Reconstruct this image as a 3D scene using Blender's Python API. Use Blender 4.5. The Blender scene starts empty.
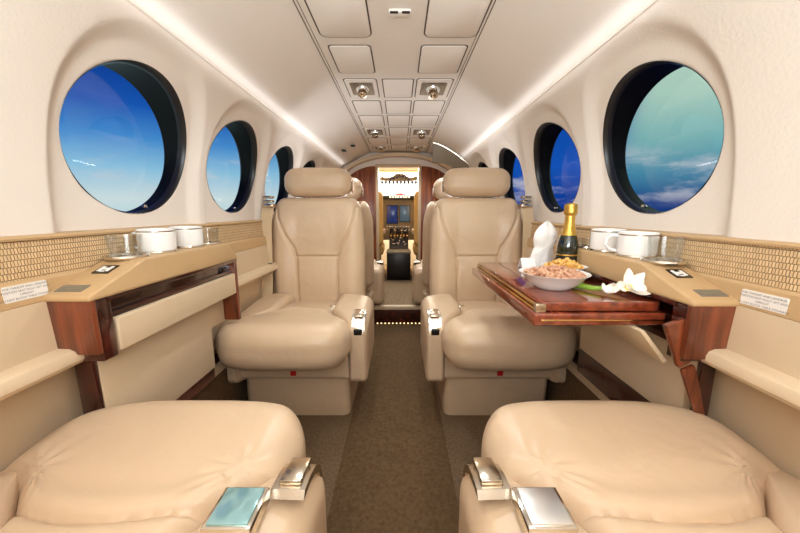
import bpy, bmesh, math, random
import numpy as np
from mathutils import Vector, Matrix
random.seed(4)
rng = np.random.RandomState(7)
S = bpy.context.scene
COL = S.collection
CX = -0.015            # cabin axis
PI = math.pi

# ------------------------------------------------------------------ materials
def new_mat(name):
    m = bpy.data.materials.new(name); m.use_nodes = True
    nt = m.node_tree
    return m, nt, nt.nodes['Principled BSDF'], nt.nodes['Material Output']

def lin(c):
    f = lambda v: v/12.92 if v <= .04045 else ((v+.055)/1.055)**2.4
    return (f(c[0]/255), f(c[1]/255), f(c[2]/255), 1)

def noise_bump(nt, b, scale, strength, dist=.002, stretch=(1, 1, 1), detail=3):
    tc = nt.nodes.new('ShaderNodeTexCoord'); mp = nt.nodes.new('ShaderNodeMapping')
    mp.inputs['Scale'].default_value = stretch
    n = nt.nodes.new('ShaderNodeTexNoise'); n.inputs['Scale'].default_value = scale; n.inputs['Detail'].default_value = detail
    bp = nt.nodes.new('ShaderNodeBump'); bp.inputs['Strength'].default_value = strength; bp.inputs['Distance'].default_value = dist
    nt.links.new(tc.outputs['Object'], mp.inputs['Vector']); nt.links.new(mp.outputs['Vector'], n.inputs['Vector'])
    nt.links.new(n.outputs['Fac'], bp.inputs['Height']); nt.links.new(bp.outputs['Normal'], b.inputs['Normal'])
    return n, bp

def plain(name, col, rough=.5, metal=0, spec=.5, bump=None, coat=0, emit=None):
    m, nt, b, o = new_mat(name)
    b.inputs['Base Color'].default_value = lin(col)
    b.inputs['Roughness'].default_value = rough
    b.inputs['Metallic'].default_value = metal
    b.inputs['Specular IOR Level'].default_value = spec
    b.inputs['Coat Weight'].default_value = coat
    if coat: b.inputs['Coat Roughness'].default_value = .06
    if emit:
        b.inputs['Emission Color'].default_value = lin(emit[0]); b.inputs['Emission Strength'].default_value = emit[1]
    if bump: noise_bump(nt, b, *bump)
    return m

def mottled(name, c1, c2, scale, rough, bump=.3, stretch=(1, 1, 1), coat=0, spec=.5, dist=.002, detail=4, lo=.35, hi=.65):
    m, nt, b, o = new_mat(name)
    b.inputs['Roughness'].default_value = rough; b.inputs['Specular IOR Level'].default_value = spec
    b.inputs['Coat Weight'].default_value = coat
    if coat: b.inputs['Coat Roughness'].default_value = .05
    n, bp = noise_bump(nt, b, scale, bump, dist, stretch, detail)
    r = nt.nodes.new('ShaderNodeValToRGB')
    r.color_ramp.elements[0].position = lo; r.color_ramp.elements[1].position = hi
    r.color_ramp.elements[0].color = lin(c1); r.color_ramp.elements[1].color = lin(c2)
    nt.links.new(n.outputs['Fac'], r.inputs['Fac']); nt.links.new(r.outputs['Color'], b.inputs['Base Color'])
    return m

def leather(name, col, rough=.36):
    m, nt, b, o = new_mat(name)
    b.inputs['Roughness'].default_value = rough; b.inputs['Specular IOR Level'].default_value = .45
    tc = nt.nodes.new('ShaderNodeTexCoord')
    n1 = nt.nodes.new('ShaderNodeTexVoronoi'); n1.inputs['Scale'].default_value = 420
    n2 = nt.nodes.new('ShaderNodeTexNoise'); n2.inputs['Scale'].default_value = 9; n2.inputs['Detail'].default_value = 3
    n2.inputs['Distortion'].default_value = 1.2
    b1 = nt.nodes.new('ShaderNodeBump'); b1.inputs['Strength'].default_value = .12; b1.inputs['Distance'].default_value = .001
    b2 = nt.nodes.new('ShaderNodeBump'); b2.inputs['Strength'].default_value = .25; b2.inputs['Distance'].default_value = .012
    nt.links.new(tc.outputs['Object'], n1.inputs['Vector']); nt.links.new(tc.outputs['Object'], n2.inputs['Vector'])
    nt.links.new(n1.outputs['Distance'], b1.inputs['Height']); nt.links.new(n2.outputs['Fac'], b2.inputs['Height'])
    nt.links.new(b2.outputs['Normal'], b1.inputs['Normal']); nt.links.new(b1.outputs['Normal'], b.inputs['Normal'])
    r = nt.nodes.new('ShaderNodeValToRGB')
    c = lin(col)
    r.color_ramp.elements[0].color = (c[0]*.93, c[1]*.92, c[2]*.9, 1); r.color_ramp.elements[1].color = (c[0]*1.05, c[1]*1.05, c[2]*1.05, 1)
    nt.links.new(n2.outputs['Fac'], r.inputs['Fac']); nt.links.new(r.outputs['Color'], b.inputs['Base Color'])
    return m

def pleat_mat():
    m, nt, b, o = new_mat('pleated_fabric')
    b.inputs['Roughness'].default_value = .6
    tc = nt.nodes.new('ShaderNodeTexCoord'); sp = nt.nodes.new('ShaderNodeSeparateXYZ'); cb = nt.nodes.new('ShaderNodeCombineXYZ')
    nt.links.new(tc.outputs['Object'], sp.inputs[0]); nt.links.new(sp.outputs['Y'], cb.inputs['X']); nt.links.new(sp.outputs['Z'], cb.inputs['Y'])
    br = nt.nodes.new('ShaderNodeTexBrick')
    br.inputs['Scale'].default_value = 1; br.inputs['Brick Width'].default_value = .0050; br.inputs['Row Height'].default_value = .0105
    br.inputs['Mortar Size'].default_value = .0008; br.inputs['Mortar Smooth'].default_value = .9
    br.inputs['Color1'].default_value = lin((222, 188, 142)); br.inputs['Color2'].default_value = lin((208, 172, 126)); br.inputs['Mortar'].default_value = lin((128, 98, 64))
    nt.links.new(cb.outputs[0], br.inputs['Vector']); nt.links.new(br.outputs['Color'], b.inputs['Base Color'])
    bp = nt.nodes.new('ShaderNodeBump'); bp.invert = True; bp.inputs['Strength'].default_value = .9; bp.inputs['Distance'].default_value = .002
    nt.links.new(br.outputs['Fac'], bp.inputs['Height']); nt.links.new(bp.outputs['Normal'], b.inputs['Normal'])
    return m

def glass_mat(name, refl=.09, tint=(1, 1, 1, 1)):
    m = bpy.data.materials.new(name); m.use_nodes = True; nt = m.node_tree; nt.nodes.clear()
    o = nt.nodes.new('ShaderNodeOutputMaterial'); mx = nt.nodes.new('ShaderNodeMixShader')
    t = nt.nodes.new('ShaderNodeBsdfTransparent'); g = nt.nodes.new('ShaderNodeBsdfGlossy'); lw = nt.nodes.new('ShaderNodeLayerWeight')
    lw.inputs['Blend'].default_value = refl; t.inputs['Color'].default_value = tint; g.inputs['Roughness'].default_value = .03
    pw = nt.nodes.new('ShaderNodeMath'); pw.operation = 'MULTIPLY_ADD'; pw.inputs[1].default_value = .55; pw.inputs[2].default_value = .03
    nt.links.new(lw.outputs['Facing'], pw.inputs[0]); nt.links.new(pw.outputs[0], mx.inputs['Fac']); nt.links.new(t.outputs[0], mx.inputs[1]); nt.links.new(g.outputs[0], mx.inputs[2])
    nt.links.new(mx.outputs[0], o.inputs['Surface'])
    return m

M = {}
M['wall'] = plain('cream_wall_vinyl', (228, 217, 205), .62, spec=.3, bump=(160, .22, .0025))
M['ceil'] = plain('cream_ceiling_vinyl', (239, 231, 222), .6, spec=.3, bump=(170, .2, .002))
M['dish'] = plain('vent_dish_shade', (170, 154, 134), .5)  # shadow inside the recess put into the dish colour
M['silver_ball'] = plain('bright_silver', (244, 243, 240), .16, .9)
M['groove'] = plain('shadow_groove', (84, 70, 56), .7)
M['seam'] = plain('leather_seam', (150, 118, 82), .6)
M['leather'] = leather('beige_leather', (206, 178, 147))
M['leather_panel'] = plain('cream_panel_leather', (208, 184, 152), .48, spec=.35, bump=(240, .1, .001))
M['tan'] = plain('tan_vinyl', (190, 156, 112), .45, spec=.4, bump=(230, .12, .001))
M['ledge'] = plain('ledge_leather', (214, 190, 158), .4, spec=.45)
M['pleat'] = pleat_mat()
M['wood'] = mottled('mahogany_grain', (74, 30, 15), (136, 66, 36), 80, .3, .05, (1.0, 1.0, .09), coat=.6, detail=6, lo=.3, hi=.7)
M['wood_dark'] = mottled('dark_mahogany', (38, 12, 8), (76, 26, 16), 22, .2, .02, (1, .1, 1), coat=.8, detail=6)
M['wood_table'] = mottled('glossy_table_mahogany', (98, 38, 22), (142, 64, 38), 50, .16, .0, (1, .12, 1), coat=1, detail=6)
M['wood_bulk'] = mottled('bulkhead_mahogany', (104, 44, 20), (160, 84, 42), 50, .3, .02, (1, 1, .08), coat=.4, detail=6)
M['carpet'] = mottled('taupe_carpet', (98, 78, 58), (132, 108, 82), 120, .95, .6, spec=.1, dist=.006, lo=.25, hi=.75)
M['runner'] = mottled('brown_runner_carpet', (84, 63, 42), (110, 86, 60), 90, .95, .6, spec=.1, dist=.006, lo=.25, hi=.75)
M['carpet_step'] = mottled('step_carpet', (120, 100, 78), (160, 138, 108), 80, .95, .6, spec=.1, dist=.004)
M['chrome'] = plain('polished_chrome', (222, 214, 200), .14, 1)
M['cap'] = plain('armrest_cap_chrome', (206, 194, 176), .24, 1)
M['satin'] = plain('satin_nickel', (205, 190, 168), .24, 1)
M['brass'] = plain('brass', (222, 186, 120), .2, 1)
M['teal_reflection'] = plain('lid_painted_reflection', (150, 192, 194), .16, .5, coat=.6)  # sky reflection on the metal lid, painted in as blue-green base colour
M['lid'] = plain('brushed_silver_lid', (236, 233, 228), .34, .9)
M['black'] = plain('black_plastic', (16, 15, 15), .35)
M['black_gloss'] = plain('black_gloss', (10, 9, 9), .16, coat=.4)
M['tunnel'] = plain('dark_window_tunnel', (10, 9, 8), .5, spec=.15)
M['ring'] = plain('dark_window_ring', (30, 27, 27), .35)
M['pane'] = glass_mat('acrylic_pane', .06)
M['glass'] = glass_mat('thin_glass', .25, (.96, .97, .97, 1))
M['china'] = plain('white_china', (242, 240, 236), .18, coat=.4)
M['silver'] = plain('silver_band', (196, 190, 180), .22, 1)
M['linen'] = plain('white_linen', (246, 242, 236), .8, bump=(90, .2, .002))
M['paper'] = plain('white_card', (240, 238, 234), .6)
M['ink'] = plain('grey_ink', (98, 92, 86), .6)
M['bottle'] = plain('dark_green_glass', (14, 26, 10), .08, coat=1)
M['gold'] = plain('gold_foil', (222, 176, 84), .3, .9, bump=(70, .5, .004))
M['label_dark'] = plain('dark_bottle_label', (24, 30, 22), .4)
M['nuts'] = mottled('golden_nuts', (196, 136, 60), (238, 192, 104), 60, .5, .3)
M['nuts_pink'] = mottled('pinkish_nuts', (178, 124, 94), (214, 168, 134), 60, .5, .3)
M['petal'] = plain('white_petal', (250, 246, 236), .5)
M['petal_y'] = plain('yellow_flower_heart', (240, 206, 110), .5)
M['stem'] = plain('green_stem', (140, 176, 62), .4)
M['red'] = plain('red_webbing', (190, 24, 22), .6)
M['red_cap'] = plain('red_cap', (200, 70, 80), .6)
M['belt'] = plain('beige_webbing', (198, 172, 136), .65, bump=(300, .3, .001))
M['grey_arch'] = plain('satin_grey_arch', (136, 128, 114), .35, .4)
M['grille'] = plain('grey_grille', (150, 142, 130), .4, .6)
M['white_plate'] = plain('white_plastic', (236, 230, 222), .4)
M['panel_grey'] = plain('instrument_grey', (134, 122, 98), .5)
M['panel_dark'] = plain('instrument_dark', (34, 30, 26), .5)
M['screen'] = plain('blue_display', (12, 20, 48), .2, emit=((40, 80, 170), .25))
M['screen2'] = plain('grey_display', (40, 54, 66), .2, emit=((120, 150, 170), .25))
M['lit'] = plain('lit_buttons', (255, 244, 220), .4, emit=((255, 236, 200), 2.0))
M['amber'] = plain('amber_button', (230, 170, 80), .4, emit=((255, 180, 80), .6))
M['step_lamp'] = plain('step_lamp', (255, 240, 200), .4, emit=((255, 226, 160), 3.0))
M['gold_leather'] = leather('gold_tan_leather', (214, 172, 100))
M['cockpit'] = plain('cockpit_trim', (220, 204, 178), .6)

# ------------------------------------------------------------------ object helpers
def tag(o, label=None, cat=None, group=None, kind=None):
    if label: o['label'] = label
    if cat: o['category'] = cat
    if group: o['group'] = group
    if kind: o['kind'] = kind
    return o

def wl(p):
    """accumulated location of the (unrotated) parent chain"""
    v = Vector((0, 0, 0))
    while p is not None: v += p.location; p = p.parent
    return v

def link(name, verts, faces, mat, parent=None, smooth=True, world=True, sharp=None):
    me = bpy.data.meshes.new(name)
    V = np.asarray(verts, dtype=float)
    if parent is not None and world: V = V - np.array(wl(parent))
    me.from_pydata(V.tolist(), [], [list(f) for f in faces])
    bm = bmesh.new(); bm.from_mesh(me)
    bmesh.ops.recalc_face_normals(bm, faces=bm.faces)
    bm.to_mesh(me); bm.free()
    if smooth:
        me.polygons.foreach_set('use_smooth', [True]*len(me.polygons))
        me.set_sharp_from_angle(angle=math.radians(sharp if sharp else 40))
    for mm in (mat if isinstance(mat, (list, tuple)) else [mat]): me.materials.append(mm)
    o = bpy.data.objects.new(name, me); COL.objects.link(o)
    if parent is not None: o.parent = parent
    me.update()
    return o

def empty(name, loc, label=None, cat=None, group=None, rz=0):
    o = bpy.data.objects.new(name, None); COL.objects.link(o); o.location = loc; o.rotation_euler = (0, 0, rz)
    o.empty_display_size = .05
    return tag(o, label, cat, group)

def dup(root, loc, rz, label, group=None, name=None):
    r = root.copy(); COL.objects.link(r); r.location = loc; r.rotation_euler = (0, 0, rz)
    r['label'] = label
    if group: r['group'] = group
    for ch in list(root.children):
        c = ch.copy(); COL.objects.link(c); c.parent = r
        for g in list(ch.children):
            d = g.copy(); COL.objects.link(d); d.parent = c
    return r

class MB:
    """collects shapes into one mesh"""
    def __init__(s): s.v = []; s.f = []
    def add(s, V, F):
        n = len(s.v); s.v += [tuple(map(float, p)) for p in V]; s.f += [tuple(i+n for i in f) for f in F]; return s
    def box(s, a, b, bev=.002, seg=2):
        """box from corner a to corner b"""
        a = Vector(a); b = Vector(b); lo = Vector([min(p, q) for p, q in zip(a, b)]); hi = Vector([max(p, q) for p, q in zip(a, b)])
        bm = bmesh.new(); bmesh.ops.create_cube(bm, size=1)
        for v in bm.verts: v.co = Vector([(lo[i]+hi[i])/2+v.co[i]*(hi[i]-lo[i]) for i in range(3)])
        bev = min(bev, min(hi-lo)*.45)
        if bev > 0: bmesh.ops.bevel(bm, geom=list(bm.edges), offset=bev, segments=seg, profile=.5, affect='EDGES')
        s.bm(bm); return s
    def bm(s, bm):
        bm.verts.ensure_lookup_table(); bm.verts.index_update()
        s.add([v.co for v in bm.verts], [[v.index for v in f.verts] for f in bm.faces]); bm.free()
    def prism(s, poly, fn, bev=0, seg=2):
        """poly: list of 2-D points; fn(p, t) -> 3-D, t in {0,1}"""
        bm = bmesh.new()
        A = [bm.verts.new(fn(p, 0)) for p in poly]; B = [bm.verts.new(fn(p, 1)) for p in poly]
        bm.faces.new(A); bm.faces.new(B[::-1]); n = len(poly)
        for i in range(n): bm.faces.new((A[i], B[i], B[(i+1) % n], A[(i+1) % n]))
        bmesh.ops.recalc_face_normals(bm, faces=bm.faces)
        if bev: bmesh.ops.bevel(bm, geom=[e for e in bm.edges if e.calc_face_angle(0) > .3], offset=bev, segments=seg, profile=.5, affect='EDGES')
        s.bm(bm); return s
    def tube(s, pts, r, n=10, cap=True):
        pts = [Vector(p) for p in pts]; rs = r if isinstance(r, (list, tuple)) else [r]*len(pts)
        V = []; F = []
        up = Vector((.3, .2, 1))
        for i, p in enumerate(pts):
            t = (pts[min(i+1, len(pts)-1)]-pts[max(i-1, 0)]).normalized()
            a = t.cross(up)
            if a.length < 1e-3: a = t.cross(Vector((1, 0, 0)))
            a.normalize(); b = t.cross(a)
            for k in range(n):
                w = 2*PI*k/n; V.append(p+(a*math.cos(w)+b*math.sin(w))*rs[i])
        for i in range(len(pts)-1):
            for k in range(n): F.append((i*n+k, i*n+(k+1) % n, (i+1)*n+(k+1) % n, (i+1)*n+k))
        if cap: F.append(tuple(range(n))); F.append(tuple((len(pts)-1)*n+k for k in range(n)))
        s.add(V, F); return s
    def lathe(s, prof, c=(0, 0, 0), n=32, sx=1, sy=1, mat=None):
        """prof: (r, z) list, revolved about z"""
        V = []; F = []
        for r, z in prof:
            for k in range(n):
                w = 2*PI*k/n; p = Vector((r*math.cos(w)*sx, r*math.sin(w)*sy, z))
                if mat is not None: p = mat @ p
                V.append(p+Vector(c))
        for i in range(len(prof)-1):
            for k in range(n): F.append((i*n+k, i*n+(k+1) % n, (i+1)*n+(k+1) % n, (i+1)*n+k))
        if prof[0][0] > 1e-5: F.append(tuple(range(n)))
        if prof[-1][0] > 1e-5: F.append(tuple((len(prof)-1)*n+k for k in range(n)))
        s.add(V, F); return s
    def ribbon(s, pts, side, th, nrm):
        """flat strap: centre points, half-width vectors, thickness along nrm"""
        V = []; F = []
        for p, w in zip(pts, side):
            p = Vector(p); w = Vector(w); n = Vector(nrm)*th/2
            V += [p-w-n, p+w-n, p+w+n, p-w+n]
        for i in range(len(pts)-1):
            for k in range(4): F.append((i*4+k, i*4+(k+1) % 4, (i+1)*4+(k+1) % 4, (i+1)*4+k))
        F.append((0, 1, 2, 3)); e = (len(pts)-1)*4; F.append((e, e+1, e+2, e+3))
        s.add(V, F); return s
    def xf(s, m):
        s.v = [tuple(m @ Vector(p)) for p in s.v]; return s
    def fn(s, f):
        s.v = [tuple(f(Vector(p))) for p in s.v]; return s
    def build(s, name, mat, parent=None, **k):
        return link(name, s.v, s.f, mat, parent, **k)

def sstep(a, b, x):
    t = np.clip((np.asarray(x, float)-a)/(b-a), 0, 1); return t*t*(3-2*t)

def soft(size, r, n, deform=None, k=5):
    """rounded box (centre origin) with a fine grid; returns verts (np) and quads"""
    hs = [v/2 for v in size]; co = []
    for i in range(3):
        h = hs[i]; rr = min(r, h*.999)
        ed = [rr*math.tan(PI/4*j/k) for j in range(k+1)]          # 0..rr
        left = [-(h-rr)-e for e in ed[::-1]]
        inner = np.linspace(-(h-rr), h-rr, n[i]+2)[1:-1] if h-rr > 1e-6 else []
        c = left+list(inner)+[(h-rr)+e for e in ed]
        co.append(np.array(c))
    idx = {}; V = []; F = []
    def vid(i, j, l):
        key = (i, j, l)
        if key not in idx: idx[key] = len(V); V.append((co[0][i], co[1][j], co[2][l]))
        return idx[key]
    N = [len(c) for c in co]
    for ax in range(3):
        u, v = [q for q in range(3) if q != ax]
        for side in (0, N[ax]-1):
            for i in range(N[u]-1):
                for j in range(N[v]-1):
                    q = []
                    for di, dj in ((0, 0), (1, 0), (1, 1), (0, 1)):
                        ix = [0, 0, 0]; ix[ax] = side; ix[u] = i+di; ix[v] = j+dj; q.append(vid(*ix))
                    F.append(q)
    P = np.array(V); H = np.array(hs); rr = np.minimum(r, H*.999)
    Q = np.clip(P, -(H-rr), H-rr); D = P-Q
    L = np.linalg.norm(D, axis=1); L[L < 1e-9] = 1
    rad = np.where(np.abs(D).max(axis=1) > 1e-9, np.min(rr), 0)
    P = Q + D/L[:, None]*rad[:, None]
    if deform is not None: P = deform(P)
    return P, F

def seg_dist(x, z, pts):
    d = np.full(x.shape, 9.0)
    for (a, b), (c, e) in zip(pts[:-1], pts[1:]):
        vx, vz = c-a, e-b; L = vx*vx+vz*vz
        t = np.clip(((x-a)*vx+(z-b)*vz)/L, 0, 1)
        d = np.minimum(d, np.hypot(x-a-t*vx, z-b-t*vz))
    return d

def rrect(w, h, r, n=6):
    """rounded rectangle outline, ccw"""
    o = []
    for cx, cy, a0 in ((w/2-r, h/2-r, 0), (-w/2+r, h/2-r, 90), (-w/2+r, -h/2+r, 180), (w/2-r, -h/2+r, 270)):
        for k in range(n+1):
            a = math.radians(a0+90*k/n); o.append((cx+r*math.cos(a), cy+r*math.sin(a)))
    return o

# ------------------------------------------------------------------ cabin shell
YB, YF = -1.15, 3.2            # aft wall, cockpit bulkhead
ZC = 1.39                      # ceiling panel height
WIN_Z, WIN_A, WIN_B = 1.010, .186, .175
Z0, Z1 = .785, 1.262
PITCHES = {-1: .492, 1: .516}
WY = {-1: [.860+PITCHES[-1]*k for k in range(4)], 1: [.864+PITCHES[1]*k for k in range(4)]}

def xw(z):
    return .660-.130*np.clip((z-Z0)/(Z1-Z0), 0, 1)**2.2

def recess(s, z):
    """depth of the scooped bay around a window (s = along cabin from window centre)"""
    zz = np.where(z > .98, (z-.98)/.262, 0)
    d = (np.abs(s)/.222)**2.6 + np.abs(zz)**2.6
    return .024*(1-sstep(.74, 1.16, d))

def wall_x(s, z): return xw(z)+recess(s, z)

def build_wall(side):
    V = []; F = []
    ys = WY[side]; hp = PITCHES[side]/2
    for yc in ys:
        # boundary angles chosen so that neighbouring cells share vertices
        bnd = []
        zt = np.linspace(Z0, Z1, 29); st = np.linspace(-hp, hp, 33)
        bnd += [(hp, z) for z in zt[:-1]] + [(s_, Z1) for s_ in st[::-1][:-1]] + [(-hp, z) for z in zt[::-1][:-1]] + [(s_, Z0) for s_ in st[:-1]]
        n = len(bnd); R = 26; base = len(V)
        for i in range(R+1):
            t = (i/R)**1.0
            for (bs, bz) in bnd:
                a = math.atan2((bz-WIN_Z)/WIN_B, bs/WIN_A)
                hs_, hz = WIN_A*math.cos(a), WIN_Z+WIN_B*math.sin(a)
                s_, z = hs_+(bs-hs_)*t, hz+(bz-hz)*t
                x = float(wall_x(np.array(s_), np.array(z)))
                if i == 0: x += .006
                if i == 1: pass
                V.append((CX+side*x, yc+s_, z))
        for i in range(R):
            for k in range(n):
                F.append((base+i*n+k, base+i*n+(k+1) % n, base+(i+1)*n+(k+1) % n, base+(i+1)*n+k))
    # plain stretches aft and forward
    for y0, y1 in ((YB-.02, ys[0]-hp), (ys[-1]+hp, YF+.02)):
        zt = np.linspace(Z0, Z1, 29); m = 12; base = len(V)
        for j in range(m+1):
            for z in zt: V.append((CX+side*float(xw(z)), y0+(y1-y0)*j/m, z))
        for j in range(m):
            for k in range(28): F.append((base+j*29+k, base+j*29+k+1, base+(j+1)*29+k+1, base+(j+1)*29+k))
    # lower wall strips (profile swept along the cabin)
    prof = [(.70, Z0+.004), (.674, Z0)]
    nm = 'wall_left' if side < 0 else 'wall_right'
    o = link(nm, V, F, M['wall'], sharp=60); tag(o, kind='structure')
    me = o.data; bm = bmesh.new(); bm.from_mesh(me); bmesh.ops.remove_doubles(bm, verts=bm.verts, dist=.0006)
    bmesh.ops.recalc_face_normals(bm, faces=bm.faces); bm.to_mesh(me); bm.free()
    me.polygons.foreach_set('use_smooth', [True]*len(me.polygons))
    return o

trim_no = [0]
def sweep(name, prof, y0, y1, mat, side=None, smooth=True, n=2):
    """closed profile (|x|, z) swept along y"""
    V = []; F = []; m = len(prof)
    sg = side if side else 1
    for j in range(n):
        y = y0+(y1-y0)*j/(n-1)
        for x, z in prof: V.append((CX+sg*x, y, z))
    for j in range(n-1):
        for k in range(m): F.append((j*m+k, j*m+(k+1) % m, (j+1)*m+(k+1) % m, (j+1)*m+k))
    F.append(tuple(range(m))); F.append(tuple((n-1)*m+k for k in range(m)))
    if name is None:
        trim_no[0] += 1; name = 'trim_%d' % trim_no[0]
    o = link(name, V, F, mat, smooth=smooth, sharp=35); tag(o, kind='structure')
    return o

def bead(x, z, r, n=10):
    return [(x+r*math.cos(2*PI*k/n), z+r*math.sin(2*PI*k/n)) for k in range(n)]

for side in (-1, 1):
    build_wall(side)
    dz = .003 if side < 0 else -.005
    LW = 'left' if side < 0 else 'right'
    # pleated band, tan rail, seat-level wall, ledge, lower panel, wood strip, base strip, carpeted dado
    sweep(None, [(.72, .716+dz), (.642, .716+dz), (.648, .787+dz), (.72, .787+dz)], YB, YF, M['pleat'], side, smooth=False)
    sweep(None, [(.72, .786+dz), (.643, .786+dz), (.642, .790+dz), (.645, .794+dz), (.72, .796+dz)], YB, YF, M['tan'], side)
    sweep(None, [(.72, .674+dz), (.632, .674+dz), (.629, .678+dz), (.632, .714+dz), (.637, .719+dz), (.72, .719+dz)], YB, YF, M['tan'], side)
    sweep(None, [(.72, .56), (.622, .56), (.628, .676+dz), (.72, .676+dz)], YB, YF, M['leather_panel'], side, smooth=False)
    for y0, y1 in ((YB, .578), (1.097, YF)):
        sweep(None, [(.72, .552), (.608, .552), (.594, .555), (.588, .563), (.588, .573), (.592, .581), (.602, .586), (.72, .590)], y0, y1, M['ledge'], side)
    sweep(None, [(.77, .31), (.672, .31), (.664, .555), (.77, .555)], YB, YF, M['leather_panel'], side, smooth=False)
    sweep(None, [(.75, .285), (.657, .285), (.655, .33), (.75, .33)], .58, 2.3, M['wood_dark'], side, smooth=False)
    b = sweep('baseboard_%s' % LW, [(.75, .25), (.651, .25), (.645, .256), (.645, .284), (.651, .29), (.75, .29)], YB, YF, M['ledge'], side)
    sweep(None, [(.77, -.01), (.676, -.01), (.672, .1), (.664, .252), (.77, .252)], YB, YF, M['carpet'], side)
    # bright rounded ridge where wall meets ceiling
    sweep(None, bead(.531, 1.2605, .0055), YB, YF, M['wall'], side)

# windows: dark tunnel, ring, pane
wn = 0
for side in (-1, 1):
    for i, yc in enumerate(WY[side]):
        wn += 1
        root = empty('window_%d' % wn, (CX+side*.70, yc, WIN_Z)); tag(root, kind='structure')
        N = 72
        def ring_pts(f, dx, plane=False):
            out = []
            for k in range(N):
                a = 2*PI*k/N; s_, z = WIN_A*f*math.cos(a), WIN_Z+WIN_B*f*math.sin(a)
                x = float(wall_x(np.array(s_), np.array(z)))
                if plane: x = .650 - .12*(z-WIN_Z)
                out.append((CX+side*(x+dx), yc+s_, z))
            return out
        def loft(rings):
            V = []; F = []
            for r_ in rings: V += r_
            for j in range(len(rings)-1):
                for k in range(N): F.append((j*N+k, j*N+(k+1) % N, (j+1)*N+(k+1) % N, (j+1)*N+k))
            return V, F
        V, F = loft([ring_pts(1.015, .004), ring_pts(1.0, .010), ring_pts(1.0, .03), ring_pts(1.0, .072, True), ring_pts(1.08, .084, True)])
        link('tunnel', V, F, M['tunnel'], root, sharp=50)
        V, F = loft([ring_pts(1.018, -.001), ring_pts(1.012, .0), ring_pts(.985, .012), ring_pts(.985, .022), ring_pts(1.0, .024)])
        link('window_ring', V, F, M['ring'], root, sharp=50)
        r_ = ring_pts(1.0, .070, True)
        V = [(CX+side*(.650+.070), yc, WIN_Z)]+r_
        link('pane', V, [(0, 1+k, 1+(k+1) % N) for k in range(N)], M['pane'], root, smooth=False)
        # little latch at the foot of the pane
        mb = MB(); zb = WIN_Z-WIN_B*.86
        mb.lathe([(.0, -.003), (.007, -.003), (.009, 0), (.006, .005), (0, .006)], (CX+side*.70, yc+.05, zb-.008), 16)
        mb.build('latch', M['chrome'], root)

# ceiling
V = []; F = []
prof = [(-.535, 1.258), (-.50, 1.276), (-.44, 1.305), (-.36, 1.348), (-.30, 1.378), (-.272, 1.3885), (-.27, ZC), (0, ZC), (.27, ZC), (.272, 1.3885), (.30, 1.378), (.36, 1.348), (.44, 1.305), (.50, 1.276), (.535, 1.258)]
ny = 40
for j in range(ny+1):
    y = YB-.02+(YF+.04-YB)*j/ny
    for x, z in prof: V.append((CX+x, y, z))
m = len(prof)
for j in range(ny):
    for k in range(m-1):
        if k not in (6, 7): F.append((j*m+k, j*m+k+1, (j+1)*m+k+1, (j+1)*m+k))
VENTS = [(-.243, -.098, 1.462, 1.69), (.07, .230, 1.462, 1.69), (-.25, -.10, 2.27, 2.51), (.07, .235, 2.27, 2.51), (-.24, -.10, 2.86, 3.04), (.07, .225, 2.86, 3.04)]
def flat_with_holes():
    bm = bmesh.new(); ed = []
    def loop(pts):
        vs = [bm.verts.new((a, b, ZC)) for a, b in pts]
        for i in range(len(vs)): ed.append(bm.edges.new((vs[i], vs[(i+1) % len(vs)])))
    y0, y1 = YB-.02, YF+.02
    loop([(CX-.27, y0), (CX+.27, y0), (CX+.27, y1), (CX-.27, y1)])
    for a, b, c, d in VENTS:
        loop([((a+b)/2+p[0], (c+d)/2+p[1]) for p in rrect((b-a)*.78, (d-c)*.74, .012)])
    bmesh.ops.triangle_fill(bm, edges=ed, use_beauty=True, use_dissolve=False)
    bm.verts.index_update(); n0 = len(V)
    V.extend([tuple(v.co) for v in bm.verts]); F.extend([tuple(n0+v.index for v in f.verts) for f in bm.faces]); bm.free()
flat_with_holes()
ceiling = link('ceiling', V, F, M['ceil'], sharp=30); tag(ceiling, kind='structure')
# thin seam lines along the edges of the overhead panel
for sx in (-1, 1):
    for x, w in ((.268, .0012), (.258, .0007)):
        mb = MB(); mb.box((CX+sx*x-w, YB, ZC-.0012), (CX+sx*x+w, YF, ZC+.004), 0)
        mb.build('panel_seam', M['groove'], ceiling)

def ceil_panel(x0, x1, y0, y1, parent, name='ceiling_panel', r=.016, drop=.003):
    """rounded flush panel with a shadow groove around it"""
    cx, cy = (x0+x1)/2, (y0+y1)/2; w, h = x1-x0, y1-y0
    r = min(r, w*.3, h*.3)
    g = MB()
    g.prism(rrect(w, h, r), lambda p, t: (cx+p[0], cy+p[1], ZC-.0010+t*.003))
    go = g.build(name, M['groove'], parent)
    q = MB(); q.prism(rrect(w-.009, h-.009, r*.85), lambda p, t: (cx+p[0], cy+p[1], ZC-drop+t*(drop+.002)), bev=.0018)
    q.build('panel_face', M['ceil'], go)
    return go

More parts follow.
